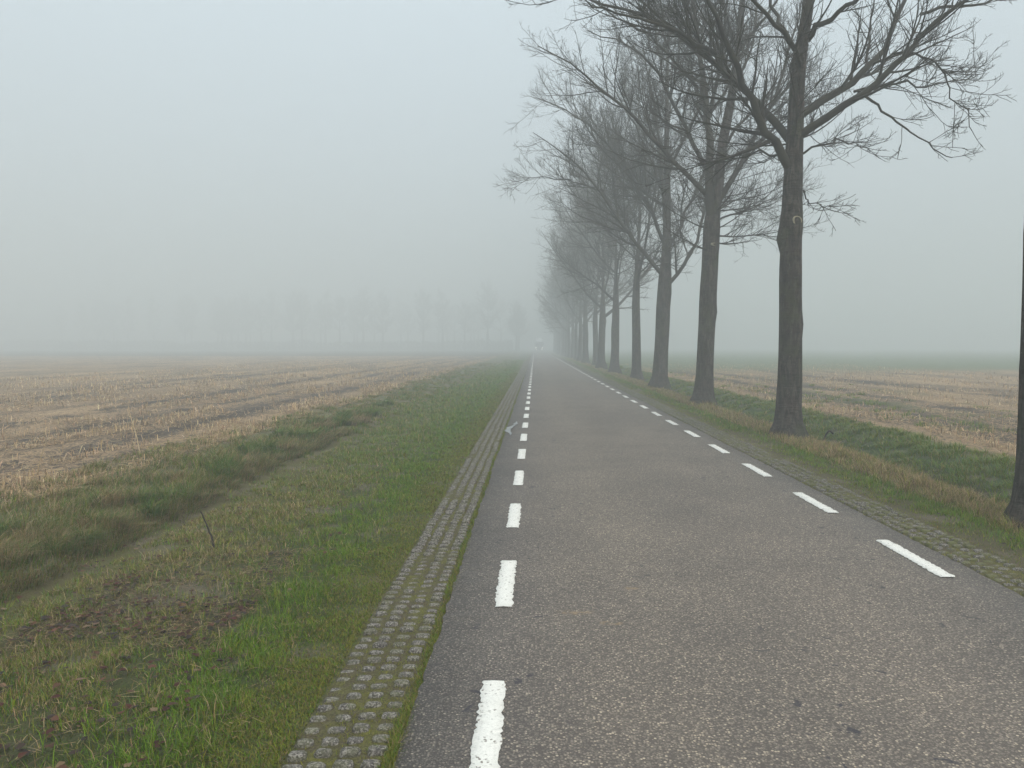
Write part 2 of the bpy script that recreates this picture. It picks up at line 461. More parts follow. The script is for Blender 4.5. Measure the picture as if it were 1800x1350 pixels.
# ------------------------------------------------------------------ grass-concrete pavers along both edges
def pavers():
    vs, fs, mi, n0 = [], [], [], 0
    sides = ((-.555, -1, .085), (3.075, 1, .05))
    for xe, sg, slope in sides:
        # moss bed
        yy = np.array([-20, -5] + grow_axis(0, 60, .12, 1.005) + grow_axis(61, 300, 2, 1.05))
        uu = np.linspace(-.03, .47, 7)
        U, Y = np.meshgrid(uu, yy)
        Z = -.026-slope*np.clip(U, 0, 1)+(fbm(U*16+sg*30, Y*16, 31, 2)-.5)*.020*np.exp(-Y/40)
        Z[:, 0] = -.04; Z[:, -1] -= .02
        V = np.stack([xe+sg*U, Y, Z], -1).reshape(-1, 3)
        i = np.arange(len(V)).reshape(len(yy), 7)
        F = np.stack([i[:-1, :-1], i[:-1, 1:], i[1:, 1:], i[1:, :-1]], -1).reshape(-1, 4)
        if sg < 0: F = F[:, ::-1]
        vs.append(V); fs.append(F+n0); mi.append(np.zeros(len(F))); n0 += len(V)
        # studs, 4 abreast, one row each 10 cm
        ny = 900
        ry = .6+np.arange(ny)*.1
        cu = .055+np.arange(4)*.103
        CU, RY = np.meshgrid(cu, ry)
        CU = CU.ravel(); RY = RY.ravel(); m = len(CU)
        tile = np.floor((RY-.6)/.6)
        tz = (vnoise(tile*3.7, tile*0, 41)-.5)*.016; tt = (vnoise(tile*5.1, tile*0, 43)-.5)*.03
        CU = CU+RNG.normal(0, .003, m)+(vnoise(tile*2.3, tile*0, 44)-.5)*.012; CY = RY+RNG.normal(0, .003, m)
        hx = RNG.uniform(.033, .041, m); hy = RNG.uniform(.018, .025, m)
        zb = -slope*CU-.004+tz+tt*(CU-.2)+RNG.normal(0, .003, m)-.012*(vnoise(RY*1.1, CU*9, 47) > .78)
        ang = np.arange(8)*math.pi/4+math.pi/8
        ca = np.sign(np.cos(ang))*np.abs(np.cos(ang))**.55; sa = np.sign(np.sin(ang))*np.abs(np.sin(ang))**.55
        rings = []
        for (k, dz) in ((1.06, -.05), (1.0, -.016), (.88, -.007), (.5, -.003)):
            jit = 1+RNG.normal(0, .05, (m, 8))
            rings.append(np.stack([xe+sg*(CU[:, None]+hx[:, None]*ca*k*jit), CY[:, None]+hy[:, None]*sa*k*jit, np.repeat((zb+dz)[:, None], 8, 1)+RNG.normal(0, .0008, (m, 8))], -1))
        A = np.stack(rings, 1).reshape(m, 32, 3)
        q = []
        for r in range(3):
            for a in range(8):
                q.append((r*8+a, r*8+(a+1) % 8, r*8+8+(a+1) % 8, r*8+8+a))
        q += [(24, 25, 26, 27), (24, 27, 28, 31), (28, 29, 30, 31)]
        q = np.array(q)
        if sg < 0: q = q[:, ::-1]
        F = (q[None]+(np.arange(m)*32)[:, None, None]).reshape(-1, 4)
        vs.append(A.reshape(-1, 3)); fs.append(F+n0); mi.append(np.ones(len(F))); n0 += m*32
    tag(mesh_obj('paved_edge', np.concatenate(vs), np.concatenate(fs), [M_MOSS, M_CONC], midx=np.concatenate(mi)), kind='structure')
pavers()

# ------------------------------------------------------------------ grass, straw, leaves (uncountable)
def blades(x, y, z, h, w, az, lean, col, curl=1.0, tip=.15, zs=1.0):
    n = len(x)
    dx, dy = np.cos(az), np.sin(az)
    px, py = -dy, dx
    rows = []
    for t, ww in ((0, 1.0), (.5, .8), (1.0, tip)):
        off = h*lean*(t**(1+.8*curl))
        zz = z+zs*h*t*np.sqrt(np.clip(1-(lean*t*.8)**2, .05, 1))
        cx, cy = x+dx*off, y+dy*off
        for s in (-1, 1):
            rows.append(np.stack([cx+px*s*w*ww/2, cy+py*s*w*ww/2, zz], -1))
    V = np.stack(rows, 1).reshape(-1, 3)
    q = np.array([(0, 1, 3, 2), (2, 3, 5, 4)])
    F = (q[None]+(np.arange(n)*6)[:, None, None]).reshape(-1, 4)
    C = np.repeat(col, 6, 0)
    return V, F, C

def join(parts):
    n = 0; vs, fs, cs = [], [], []
    for V, F, C in parts:
        vs.append(V); fs.append(F+n); cs.append(C); n += len(V)
    return np.concatenate(vs), np.concatenate(fs), np.concatenate(cs)

def ysample(n, y0, y1, p, rng):
    u = rng.random(n)
    return (y0**(1-p)+u*(y1**(1-p)-y0**(1-p)))**(1/(1-p))

def pal(rng, n, *cw):
    """random mix of palette colours with per-blade variation"""
    cols = np.array([c for c, w in cw]); w = np.array([np.broadcast_to(ww, n) for c, ww in cw], float).T
    w = w/w.sum(1, keepdims=True)
    k = (rng.random(n)[:, None] > np.cumsum(w, 1)).sum(1).clip(0, len(cols)-1)
    return cols[k]*rng.uniform(.65, 1.35, (n, 1))*rng.uniform(.92, 1.08, (n, 3))

G_LUSH = (.105, .190, .004); G_DEEP = (.052, .112, .004); G_YEL = (.20, .215, .014); G_BLUE = (.100, .185, .045)
G_OLV = (.165, .160, .028); TAN = (.36, .27, .14); TAN2 = (.25, .17, .085); MOSS = (.15, .155, .016); BRN = (.11, .072, .04)

def short_grass(n, xa, xb, y0, y1, hmin, hmax, seed, side):
    rng = np.random.default_rng(seed)
    y = ysample(n, y0, y1, 1.45, rng); x = rng.uniform(xa, xb, n)
    d = fbm(x*1.6, y*1.2, seed+1); d2 = fbm(x*5, y*5, seed+2, 2)
    if side < 0:
        bare = sstep(.50, .60, fbm(x*1.25+3, y*.8, 204))*sstep(-1.5, -2.0, x)*(1-.6*sstep(8, 12, y))   # muddy patches
        bare = np.maximum(bare, 1.1*np.exp(-1.4*(((x+2.35)/.5)**2+((y-4.95)/.6)**2)))*(d2 > .33)
        moss = sstep(-1.5, -1.05, x)
        dens = (.12+.88*sstep(.32, .62, d2))*(1-.92*bare)
        lush = np.exp(-((x+1.55+(d-.5)*.9)/.42)**2)
        tan = .7*sstep(-1.8, -2.4, x)*(1.2-sstep(7, 12, y))*(.4+1.2*(d > .5))+.6*bare+.14
        blue = sstep(7, 16, y)*1.1+.15
        ol = (1-.6*sstep(6, 14, y))*.9*sstep(-1.4, -2.3, x)+.25
    else:
        bare = sstep(.55, .66, fbm(x*1.2+3, y*.6, seed+3))*.8
        moss = sstep(3.95, 3.6, x)
        dens = (.3+.7*sstep(.3, .6, d2))*(1-.8*bare)
        lush = np.exp(-((x-3.95)/.3)**2)*.8+.1
        tan = .25+2.2*sstep(4.05, 4.4, x)*sstep(.25, .5, d)
        blue = .2+0*x; ol = .4+0*x
    keep = rng.random(n) < dens*(1-.5*moss*(1-sstep(.4, .6, d)))
    x, y, d, d2, moss, lush, tan, blue, ol = [a[keep] for a in (x, y, d, d2, moss, lush, tan, blue, ol)]
    m = len(x)
    k = np.clip(y/5, 1, 7)
    h = rng.uniform(hmin, hmax, m)*(.55+.9*d2)*(1-.6*moss)*(1+.05*k)
    w = .0034*k**.85*rng.uniform(.7, 1.3, m)
    col = pal(rng, m, (G_LUSH, .3+2.2*lush), (G_DEEP, .25+1.0*lush*(d2 < .5)), (G_YEL, .3+.5*moss), (G_BLUE, blue), (G_OLV, ol), (MOSS, 2.0*moss), (TAN, tan*.6), (TAN2, tan*.4), (BRN, tan*.25))
    return blades(x, y, ground_z(x, y)-.005, h, w, rng.uniform(0, 2*math.pi, m), rng.uniform(.35, 1.0, m), col)

def tufts(cx, cy, nb, h, rad, palw, seed, lean=(.3, 1.0), wind=None, wsc=1.0, hv=.5):
    rng = np.random.default_rng(seed)
    m = len(cx); idx = np.repeat(np.arange(m), nb)
    n = len(idx)
    a = rng.uniform(0, 2*math.pi, n); r = rad[idx]*np.sqrt(rng.random(n))
    x = cx[idx]+np.cos(a)*r; y = cy[idx]+np.sin(a)*r
    az = a+rng.normal(0, .6, n)
    if wind is not None:
        vx = np.cos(az)+wind[0]; vy = np.sin(az)+wind[1]; az = np.arctan2(vy, vx)
    hh = h[idx]*rng.uniform(1-hv, 1.15, n)
    k = np.clip(y/6, 1, 6)
    w = .0042*k**.8*rng.uniform(.6, 1.3, n)*wsc
    tone = rng.random(m)[idx]
    col = palw(rng, n, tone, x, y)
    return blades(x, y, ground_z(x, y)-.01, hh, w, az, rng.uniform(lean[0], lean[1], n), col, curl=1.2)

def pal_bank(rng, n, tone, x, y):
    dry = sstep(-3.9, -4.8, x)*1.2+.7
    return pal(rng, n, (G_DEEP, 1.0*(tone > .70)+.1), (G_BLUE, 1.2*(tone > .45)+.2), (G_LUSH, .5), (G_OLV, .8), (G_YEL, .4), (TAN, dry*(1.4-tone)), (TAN2, dry*(.7-.5*tone)), (BRN, .08))
def pal_dry(rng, n, tone, x, y):
    return pal(rng, n, (TAN, 1.1), (TAN2, .9), (G_OLV, .5), (G_YEL, .35), (BRN, .3), (G_LUSH, .25*(tone > .6)))
def pal_green(rng, n, tone, x, y):
    return pal(rng, n, (G_LUSH, .8), (G_DEEP, .3*(tone > .6)), (G_BLUE, 1.0), (G_OLV, .6), (G_YEL, .6), (TAN, .18+.3*(tone < .15)))
def pal_ditch(rng, n, tone, x, y):
    return pal(rng, n, (TAN2, .7), (BRN, .3), (TAN, .9), (G_OLV, .7), (G_BLUE, .6), (G_YEL, .4))

gl = []
gl.append(short_grass(340000, -3.25, -.98, 2.2, 90, .018, .045, 201, -1))
gl.append(short_grass(40000, -3.1, -1.0, 2.2, 60, .05, .085, 203, -1))
# rank grass on the far bank of the left furrow
rng = np.random.default_rng(5)
n = 2700
cy = ysample(n, 2.6, 70, 1.35, rng); cx = rng.uniform(-5.6, -3.46, n)+.4*(cy > 14)*rng.random(n)
tall = np.where(cx > -4.5, 1.0, .7)*np.where(cx > -3.8, .6, 1.0)
gl.append(tufts(cx, cy, 48, rng.uniform(.07, .20, n)*tall*(1-.3*sstep(14, 24, cy)), rng.uniform(.07, .19, n), pal_bank, 301, (.35, 1.05), wind=(.75, -.25)))
# single big tussocks leaning over the furrow
n = 85
cy = ysample(n, 3.2, 22, 1.2, rng); cx = rng.uniform(-4.5, -3.62, n)
def pal_tussock(rng, n, tone, x, y):
    g = 1.0*(tone > .42)
    return pal(rng, n, (G_BLUE, 1.8*g+.1), (G_DEEP, .5*g), (G_LUSH, .8*g+.1), (G_YEL, .4*g), (TAN, 1.6*(1-g)+.15), (TAN2, 1.0*(1-g)+.1), (G_OLV, .4))
gl.append(tufts(cx, cy, 230, rng.uniform(.15, .29, n), rng.uniform(.07, .17, n), pal_tussock, 307, (.6, 1.15), wind=(.9, -.35), hv=.6))
# scattered higher grass along the nearer lip and beyond the furrow end
n = 900
cy = ysample(n, 3, 90, 1.2, rng); cx = rng.uniform(-3.5, -1.7, n)
far = sstep(9, 15, cy)
gl.append(tufts(cx, cy, 30, rng.uniform(.05, .11, n)*(.6+.9*far), rng.uniform(.05, .13, n), pal_green, 303, (.3, 1.0)))
# brown overhanging grass in the furrow wall
n = 600
cy = rng.uniform(3.0, 14.3, n); cx = rng.uniform(-3.72, -3.45, n)
gl.append(tufts(cx, cy, 26, rng.uniform(.08, .18, n), rng.uniform(.04, .10, n), pal_ditch, 305, (.6, 1.1), wind=(1.2, -.3)))
# grass creeping over the asphalt edge and between the paver studs
n = 16000
y = ysample(n, 2.2, 40, 1.4, rng); x = -.545+rng.normal(0, .016, n)+(fbm(y*1.1, y*0, 21)-.5)*.03
kk = np.clip(y/5, 1, 5)
gl.append(blades(x, y, np.full(n, -.03), rng.uniform(.012, .030, n)*(.4+1.2*vnoise(y*2, y*0, 8)), .003*kk, rng.uniform(0, 6.28, n), rng.uniform(.4, 1, n), pal(rng, n, (MOSS, .8), (G_LUSH, .5), (G_OLV, .8), (G_DEEP, .5), (TAN2, .3))))
n = 30000
y = ysample(n, 2.2, 25, 1.3, rng); u = rng.uniform(.0, .46, n)
uu = (u/.103+.5-.53) % 1.0
vv = ((y-.6)/.1) % 1.0
g = (np.abs(((u-.055)/.103+.5) % 1.0-.5) > .33) | (np.abs((vv+.5) % 1.0-.5) > .27)
g &= rng.random(n) < .25+.9*fbm(u*9, y*2.5, 66)
u, y = u[g], y[g]; n = len(u)
gl.append(blades(-.555-u, y, -.034-.085*u, rng.uniform(.012, .024, n), .0028*np.clip(y/5, 1, 5), rng.uniform(0, 6.28, n), rng.uniform(.5, 1, n), pal(rng, n, (MOSS, 1.6), (G_YEL, .5), (G_OLV, .8), (G_LUSH, .3))))
def debris(n, xa, xb, y0, y1, seed):
    rng = np.random.default_rng(seed)
    y = ysample(n, y0, y1, 1.4, rng); x = rng.uniform(xa, xb, n)
    k = rng.random(n) < .25+.9*sstep(.42, .6, fbm(x*1.25+3, y*.8, 204))
    x, y = x[k], y[k]; m = len(x)
    return blades(x, y, ground_z(x, y)+rng.uniform(.004, .025, m), rng.uniform(.02, .09, m), .0032*np.clip(y/5, 1, 5)**.85*rng.uniform(.6, 1.5, m), rng.uniform(0, 6.28, m), rng.uniform(.92, 1.05, m),
                  pal(rng, m, (TAN, .6), (TAN2, 1.0), (BRN, 1.2), ((.045, .03, .02), 1.0)), curl=.3, tip=.5, zs=rng.uniform(-.02, .2, m))
n = 70000
y = ysample(n, 2.3, 45, 1.4, rng); x = -.975-np.abs(rng.normal(0, .26, n))
g = rng.random(n) < .25+1.0*sstep(.35, .6, fbm(x*4, y*3, 93)); x, y = x[g], y[g]; n = len(x)
gl.append(blades(x, y, ground_z(x, y)-.003, rng.uniform(.007, .022, n)*(1+.06*y), .0042*np.clip(y/5, 1, 5)**.85*rng.uniform(.6, 1.4, n), rng.uniform(0, 6.28, n), rng.uniform(.4, 1.05, n), pal(rng, n, (MOSS, 1.3), (G_OLV, .9), (G_DEEP, .6), (G_LUSH, .5), (BRN, .4), (TAN2, .2))))
gl.append(debris(7000, -2.95, -1.75, 4.0, 6.0, 702))
gl.append(debris(9000, -3.3, -1.2, 2.3, 40, 701))
V, F, C = join(gl)
tag(mesh_obj('verge_grass', V, F, M_GRASS, cols=C), 'rough green verge grass with tussocks along the furrow left of the road', 'grass', kind='stuff')

gr = []
gr.append(short_grass(90000, 3.55, 4.95, 4.2, 110, .03, .07, 211, 1))
n = 1500
cy = ysample(n, 4.3, 100, 1.3, rng); cx = rng.uniform(4.15, 4.98, n)
gr.append(tufts(cx, cy, 34, rng.uniform(.07, .17, n), rng.uniform(.05, .12, n), pal_dry, 311, (.3, 1.0)))
n = 1700
cy = ysample(n, 4.5, 100, 1.3, rng); cx = rng.uniform(5.15, 6.5, n)
gr.append(tufts(cx, cy, 46, rng.uniform(.06, .15, n), rng.uniform(.07, .16, n), pal_green, 313, (.5, 1.1), wind=(-.7, -.2)))
n = 8000
y = ysample(n, 4.4, 40, 1.3, rng); u = rng.uniform(-.02, .5, n)
g = rng.random(n) < .2+.9*fbm(u*9, y*2.5, 67); u, y = u[g], y[g]; n = len(u)
gr.append(blades(3.075+u, y, -.034-.05*u, rng.uniform(.012, .03, n), .003*np.clip(y/5, 1, 5), rng.uniform(0, 6.28, n), rng.uniform(.5, 1, n), pal(rng, n, (MOSS, 1.4), (G_YEL, .5), (G_OLV, .9), (TAN2, .3))))
# weeds at the field edge
n = 260
cy = ysample(n, 7, 45, 1.2, rng); cx = 6.6+np.abs(rng.normal(0, 2.2, n))
g = fbm(cx*.6, cy*.25, 91) > .52; cx, cy = cx[g], cy[g]; n = len(cx)
gr.append(tufts(cx, cy, 40, rng.uniform(.07, .16, n), rng.uniform(.1, .25, n), pal_green, 315, (.5, 1.05)))
V, F, C = join(gr)
tag(mesh_obj('roadside_grass', V, F, M_GRASS, cols=C), 'tan and green grass under the row of trees right of the road', 'grass', kind='stuff')

# stubble straw
S_COL = ((.50, .355, .20), (.40, .28, .155), (.28, .185, .105), (.58, .45, .28), (.13, .092, .062))
def straw(n, xa, xb, y0, y1, seed, p=1.5):
    rng = np.random.default_rng(seed)
    y = ysample(n, y0, y1, p, rng); x = xa+(xb-xa)*rng.random(n)**1.3
    trk = np.zeros(n)
    for cx, w in ((-6.7, .42), (-8.4, .3), (-10.2, .35), (8.6, .5), (10.4, .4)):
        trk = np.maximum(trk, np.exp(-((x-cx)/w)**2))
    keep = rng.random(n) < (1-.8*trk)*sstep(.36, .62, fbm(x*1.4, y*.6, seed))
    x, y = x[keep], y[keep]; m = len(x)
    k = np.clip(y/7, 1, 5)
    up = rng.random(m) < .2
    L = np.where(up, rng.uniform(.05, .13, m), rng.uniform(.06, .24, m))*(.85+.1*k)
    lean = np.where(up, rng.uniform(.1, .6, m), rng.uniform(.92, 1.12, m))
    col = pal(rng, m, *[(c, w) for c, w in zip(S_COL, (1, 1, .8, .5, .5))])
    return blades(x, y, ground_z(x, y)+np.where(up, -.01, rng.uniform(.0, .035, m)), L, .0062*k**.8*rng.uniform(.6, 1.4, m), rng.uniform(0, 6.28, m), lean, col, curl=0, tip=.8, zs=np.where(up, 1.0, rng.uniform(-.1, .28, m)))
V, F, C = join([straw(270000, -5.0, -24, 5, 85, 401), straw(110000, 6.5, 26, 7, 65, 402)])
tag(mesh_obj('stubble_straw', V, F, M_STRAW, cols=C), 'pale broken maize stubble and straw strewn over the dark fields', 'straw', kind='stuff')

# dead leaves
def leaves(n, xa, xb, y0, y1, seed):
    rng = np.random.default_rng(seed)
    y = ysample(n, y0, y1, 1.5, rng); x = rng.uniform(xa, xb, n)
    keep = fbm(x*1.2, y*1.2, seed) > .42
    x, y = x[keep], y[keep]; m = len(x)
    z = ground_z(x, y)+rng.uniform(.018, .045, m)
    s = rng.uniform(.010, .028, m); a = rng.uniform(0, 6.28, m)
    ux, uy = np.cos(a), np.sin(a)
    rows = []
    for u, v, dz in ((-1, 0, .0), (-.35, -.55, .25), (-.35, .55, .3), (.35, -.6, .2), (.35, .6, .35), (1, 0, .05)):
        rows.append(np.stack([x+s*(u*ux-v*uy), y+s*(u*uy+v*ux), z+s*dz*rng.uniform(-.6, 1.4, m)], -1))
    V = np.stack(rows, 1).reshape(-1, 3)
    q = np.array([(0, 1, 2, 0), (1, 3, 4, 2), (3, 5, 4, 3)])
    q = np.array([(1, 3, 4, 2), (0, 1, 2, 2), (3, 5, 5, 4)])
    tri = np.array([(0, 1, 2), (1, 3, 2), (2, 3, 4), (3, 5, 4)])
    F = (tri[None]+(np.arange(m)*6)[:, None, None]).reshape(-1, 3)
    col = np.repeat(pal(rng, m, ((.045, .012, .007), 1.2), ((.075, .032, .016), .8), ((.030, .019, .013), 1.2), ((.14, .09, .05), .4)), 6, 0)
    return V, F, col
V, F, C = join([leaves(900, -2.95, -1.75, 4.1, 5.9, 503), leaves(1000, -3.4, -1.5, 2.4, 13, 501), leaves(160, 3.7, 5.0, 4.4, 16, 502)])
tag(mesh_obj('fallen_leaves', V, F, M_LEAF, cols=C), 'scattered brown dead leaves lying in the verge grass', 'leaves', kind='stuff')

# ------------------------------------------------------------------ sticks and single long stalks
def tube_paths(P, Rr, sides, cap=True):
    """P (M,n,3) R (M,n) -> V,F"""
    M, n, _ = P.shape
    T = np.gradient(P, axis=1); T /= np.linalg.norm(T, axis=2, keepdims=True)+1e-9
    ref = np.where(np.abs(T[:, :1, 2:3]) > .85, np.array([1., 0, 0]), np.array([0, 0, 1.]))
    ref = np.broadcast_to(ref, T.shape)
    U = np.cross(T, ref); U /= np.linalg.norm(U, axis=2, keepdims=True)+1e-9
    W = np.cross(T, U)
    a = np.arange(sides)*2*math.pi/sides
    V = P[:, :, None, :]+Rr[:, :, None, None]*(np.cos(a)[None, None, :, None]*U[:, :, None, :]+np.sin(a)[None, None, :, None]*W[:, :, None, :])
    V = V.reshape(-1, 3)
    i = np.arange(M*n*sides).reshape(M, n, sides)
    j = np.roll(i, -1, 2)
    F = np.stack([i[:, :-1], j[:, :-1], j[:, 1:], i[:, 1:]], -1).reshape(-1, 4)
    return V, F

def smooth_path(pts, n):
    pts = np.array(pts, float)
    d = np.r_[0, np.cumsum(np.linalg.norm(np.diff(pts, axis=0), axis=1))]
    t = np.linspace(0, d[-1], n)
    q = np.stack([np.interp(t, d, pts[:, k]) for k in range(pts.shape[1])], -1)
    for _ in range(2):
        q[1:-1] = .25*q[:-2]+.5*q[1:-1]+.25*q[2:]
    return q

def stalk(name, pts, r0, r1, mat, label, cat, group=None):
    base = np.array(pts[0], float); base[2] = float(ground_z(base[0], base[1]))
    P = smooth_path([(p[0]-base[0], p[1]-base[1], p[2]) for p in pts], 12)
    P[1:-1] += np.random.default_rng(len(label)).normal(0, .0015, P[1:-1].shape)
    V, F = tube_paths(P[None], np.linspace(r0, r1, 12)[None], 6)
    o = mesh_obj(name, V, F, mat, smooth=True); o.location = base
    tag(o, label, cat, group)
M_STALK = simple('pale_stalk', (.36, .27, .155), .8, .2, var=.25, vs=20)
GS = 'long loose stalks left on the stubble'
stalk('dry_stalk', [(-5.55, 10.6, 0), (-5.75, 10.9, .22), (-6.05, 11.3, .45), (-6.3, 11.7, .62)], .008, .004, M_STALK, 'long pale bent stalk leaning left across the stubble beside the grass bank', 'stalk', GS)
stalk('dry_stalk', [(-5.75, 12.6, 0), (-5.78, 12.6, .12), (-5.85, 12.6, .28)], .007, .004, M_STALK, 'short pale stalk standing almost upright on the stubble near the bank', 'stalk', GS)
stalk('dry_stalk', [(-5.9, 8.9, 0), (-5.88, 8.9, .15), (-5.84, 8.95, .34)], .008, .004, M_STALK, 'single upright straw stalk beside the dark wheel track at left', 'stalk', GS)
stalk('dry_stalk', [(-5.9, 11.4, .02), (-5.5, 11.7, .10), (-5.1, 12.1, .13), (-4.85, 12.3, .24)], .007, .003, M_STALK, 'thin stalk lying across the straw and rising to the right', 'stalk', GS)
stalk('dead_stick', [(-2.62, 6.15, 0), (-2.72, 6.3, .10), (-2.86, 6.45, .24)], .009, .006, M_STICK, 'dark bare stick poking out of the furrow edge on the left verge', 'stick')
stalk('dead_weed', [(4.98, 13.4, 0), (5.03, 13.4, .15), (5.1, 13.4, .24), (5.16, 13.4, .17)], .012, .016, M_STICK, 'small drooping black dead weed beside the nearest whole trunk', 'weed')

# ------------------------------------------------------------------ trees
def norm(a):
    return a/(np.linalg.norm(a, axis=-1, keepdims=True)+1e-9)

def grow(S, D, L, r0, r1, n, wander, trop, rng, zig=0.0):
    M = len(S)
    P = np.zeros((M, n, 3)); P[:, 0] = S
    D = norm(D)
    tv = np.zeros((M, 3)); tv[:, 2] = trop
    for k in range(1, n):
        D = norm(D+rng.normal(0, wander, (M, 3))+tv/(n-1))
        P[:, k] = P[:, k-1]+D*(L/(n-1))[:, None]
    t = np.linspace(0, 1, n)[None]
    return P, r0[:, None]*(1-t)+r1[:, None]*t

def spawn(P, Rr, L, per, t0, t1, ang, ratio, rng, taper=.55, rk=.6):
    M, n, _ = P.shape
    cnt = rng.poisson(per*L)  # shoots per metre
    idx = np.repeat(np.arange(M), cnt)
    t = t0+(t1-t0)*rng.random(len(idx))
    f = t*(n-1); a = np.floor(f).astype(int).clip(0, n-2); fr = (f-a)[:, None]
    S = P[idx, a]*(1-fr)+P[idx, a+1]*fr
    T = norm(P[idx, a+1]-P[idx, a])
    rr = Rr[idx, a]*(1-fr[:, 0])+Rr[idx, a+1]*fr[:, 0]
    rnd = rng.normal(0, 1, T.shape); rnd[:, 2] *= .75; rnd[:, 2] += .15
    side = norm(rnd-(rnd*T).sum(1, keepdims=True)*T)
    th = rng.uniform(ang[0], ang[1], len(idx))[:, None]
    D = T*np.cos(th)+side*np.sin(th)
    LL = L[idx]*rng.uniform(ratio[0], ratio[1], len(idx))*(1-taper*t)
    return S, D, LL, rr*rk

def build_tree(trunk_pts, trunk_r, limbs, rng, detail, twig=1.0, bumps=(), H=15.0, n_rand=8, hmin=4.6, low=1):
    """limbs: list of (pts, r0, r1). Returns (trunk V,F), (crown V,F)"""
    ns = 60 if detail > 1 else 30
    TP = smooth_path([p for p in trunk_pts], ns)
    zr = np.array(trunk_r, float)
    tr = np.interp(TP[:, 2], zr[:, 0], zr[:, 1])
    sides = 28 if detail > 1 else 12
    V, F = tube_paths(TP[None], tr[None], sides)
    c = np.repeat(TP, sides, 0); d = V-c; rad = np.linalg.norm(d, axis=1, keepdims=True); dn = d/(rad+1e-9)
    ang = np.arctan2(dn[:, 1], dn[:, 0])
    k = (fbm(np.cos(ang)*1.3+V[:, 2]*.15+5, np.sin(ang)*1.3+V[:, 2]*.9, int(rng.integers(99)))-.5)*.28
    root = np.exp(-V[:, 2]/.22)*(.06+.22*np.sin(ang*5+rng.uniform(0, 6))**2)
    V = V+dn*rad*(k+root)[:, None]
    for (bz, ba, br, bh) in bumps:
        dist2 = ((V[:, 2]-bz)/br)**2+((np.angle(np.exp(1j*(ang-ba))))*rad[:, 0]/br)**2
        V = V+dn*(bh*np.exp(-dist2))[:, None]
    trunk = (V, F)
    parts = []
    lp, lr, ll = [], [], []
    nl = 14
    for pts, r0, r1 in limbs:
        P = smooth_path(smooth_path(pts, nl), nl); P[2:-1] += rng.normal(0, .03, P[2:-1].shape)
        lp.append(P); lr.append(np.linspace(r0, r1, nl)); ll.append(np.linalg.norm(np.diff(P, axis=0), axis=1).sum())
    if n_rand:
        zs = np.linspace(hmin, H*.86, n_rand)+rng.normal(0, .25, n_rand)
        az = rng.uniform(0, 6.28)+np.arange(n_rand)*2.4+rng.normal(0, .3, n_rand)
        S = np.stack([np.interp(zs, TP[:, 2], TP[:, 0]), np.interp(zs, TP[:, 2], TP[:, 1]), zs], -1)
        inc = np.interp(zs, [hmin, H*.6, H], [R(50), R(35), R(20)])+rng.normal(0, .10, n_rand)
        D = np.stack([np.cos(az)*np.sin(inc), np.sin(az)*np.sin(inc), np.cos(inc)], -1)
        L = np.interp(zs, [hmin, H*.5, H], [6.2, 5.6, 2.0])*rng.uniform(.85, 1.15, n_rand)
        r0 = np.interp(zs, TP[:, 2], tr)*rng.uniform(.38, .60, n_rand)
        P, Q = grow(S, D, L, r0, np.full(n_rand, .014), nl, .055, .45, rng)
        for k in range(n_rand): lp.append(P[k]); lr.append(Q[k]); ll.append(L[k])
    P1 = np.array(lp); R1 = np.array(lr); L1 = np.array(ll)
    parts.append(tube_paths(P1, R1, 10 if detail > 1 else 6))
    top = TP[ns*2//3:]
    # level 2 from limbs and upper trunk
    S, D, L, r = spawn(P1, R1, L1, 2.8 if detail > 0 else 2.0, .14, .99, (.40, .95), (.32, .64), rng, .72)
    L = np.clip(L, .5, 3.4)
    S2, D2, LL2, r2 = spawn(TP[None, ns//2:], tr[None, ns//2:], np.array([4.5]), 3.2, .0, 1, (.6, 1.1), (.4, .8), rng, .5, .4)
    S = np.r_[S, S2]; D = np.r_[D, D2]; L = np.r_[L, LL2]; r = np.r_[r, r2]
    thin = R1[:, 0] < .045
    if thin.any():   # the slender side limbs carry their own sprays of shoots
        S4, D4, LL4, r4 = spawn(P1[thin], R1[thin], np.clip(L1[thin], 1.8, 4.0), 4.2, .12, 1.0, (.35, .95), (.30, .55), rng, .30)
        S = np.r_[S, S4]; D = np.r_[D, D4]; L = np.r_[L, np.clip(LL4, .45, 1.7)]; r = np.r_[r, r4]
    if low:      # thin low branches on the upper bole
        S3, D3, LL3, r3 = spawn(TP[None, int(ns*.28):int(ns*.45)], tr[None, int(ns*.28):int(ns*.45)], np.array([2.4]), 3.4, .0, 1, (1.1, 1.6), (.6, 1.2), rng, .2, .12)
        S = np.r_[S, S3]; D = np.r_[D, D3]; L = np.r_[L, LL3]; r = np.r_[r, r3]
    r = np.clip(r, .009, .05)*(.45+.25*np.clip(L, 0, 2.2))
    P2, R2 = grow(S, D, L, r, np.full(len(S), .0045)*twig, 9, .072, .32, rng)
    parts.append(tube_paths(P2, R2, 5 if detail > 1 else 4))
    S, D, L, r = spawn(P2, R2, L, 5.4 if detail > 0 else 4.4, .12, 1.0, (.40, .95), (.26, .58), rng, .35)
    L = np.clip(L, .2, 1.3)
    P3, R3 = grow(S, D, L, np.clip(r, .0048, .014)*twig, np.full(len(S), .0032)*twig, 6, .11, .22, rng)
    parts.append(tube_paths(P3, R3, 4 if detail > 1 else 3))
    S, D, L, r = spawn(P3, R3, L, 8.0 if detail > 1 else (5.6 if detail > 0 else 6), .10, 1.0, (.45, 1.0), (.30, .62), rng, .3)
    L = np.clip(L, .08, .5)
    P4, R4 = grow(S, D, L, np.clip(r, .0032, .005)*twig, np.full(len(S), .0025)*twig, 4, .13, .30, rng)
    parts.append(tube_paths(P4, R4, 3))
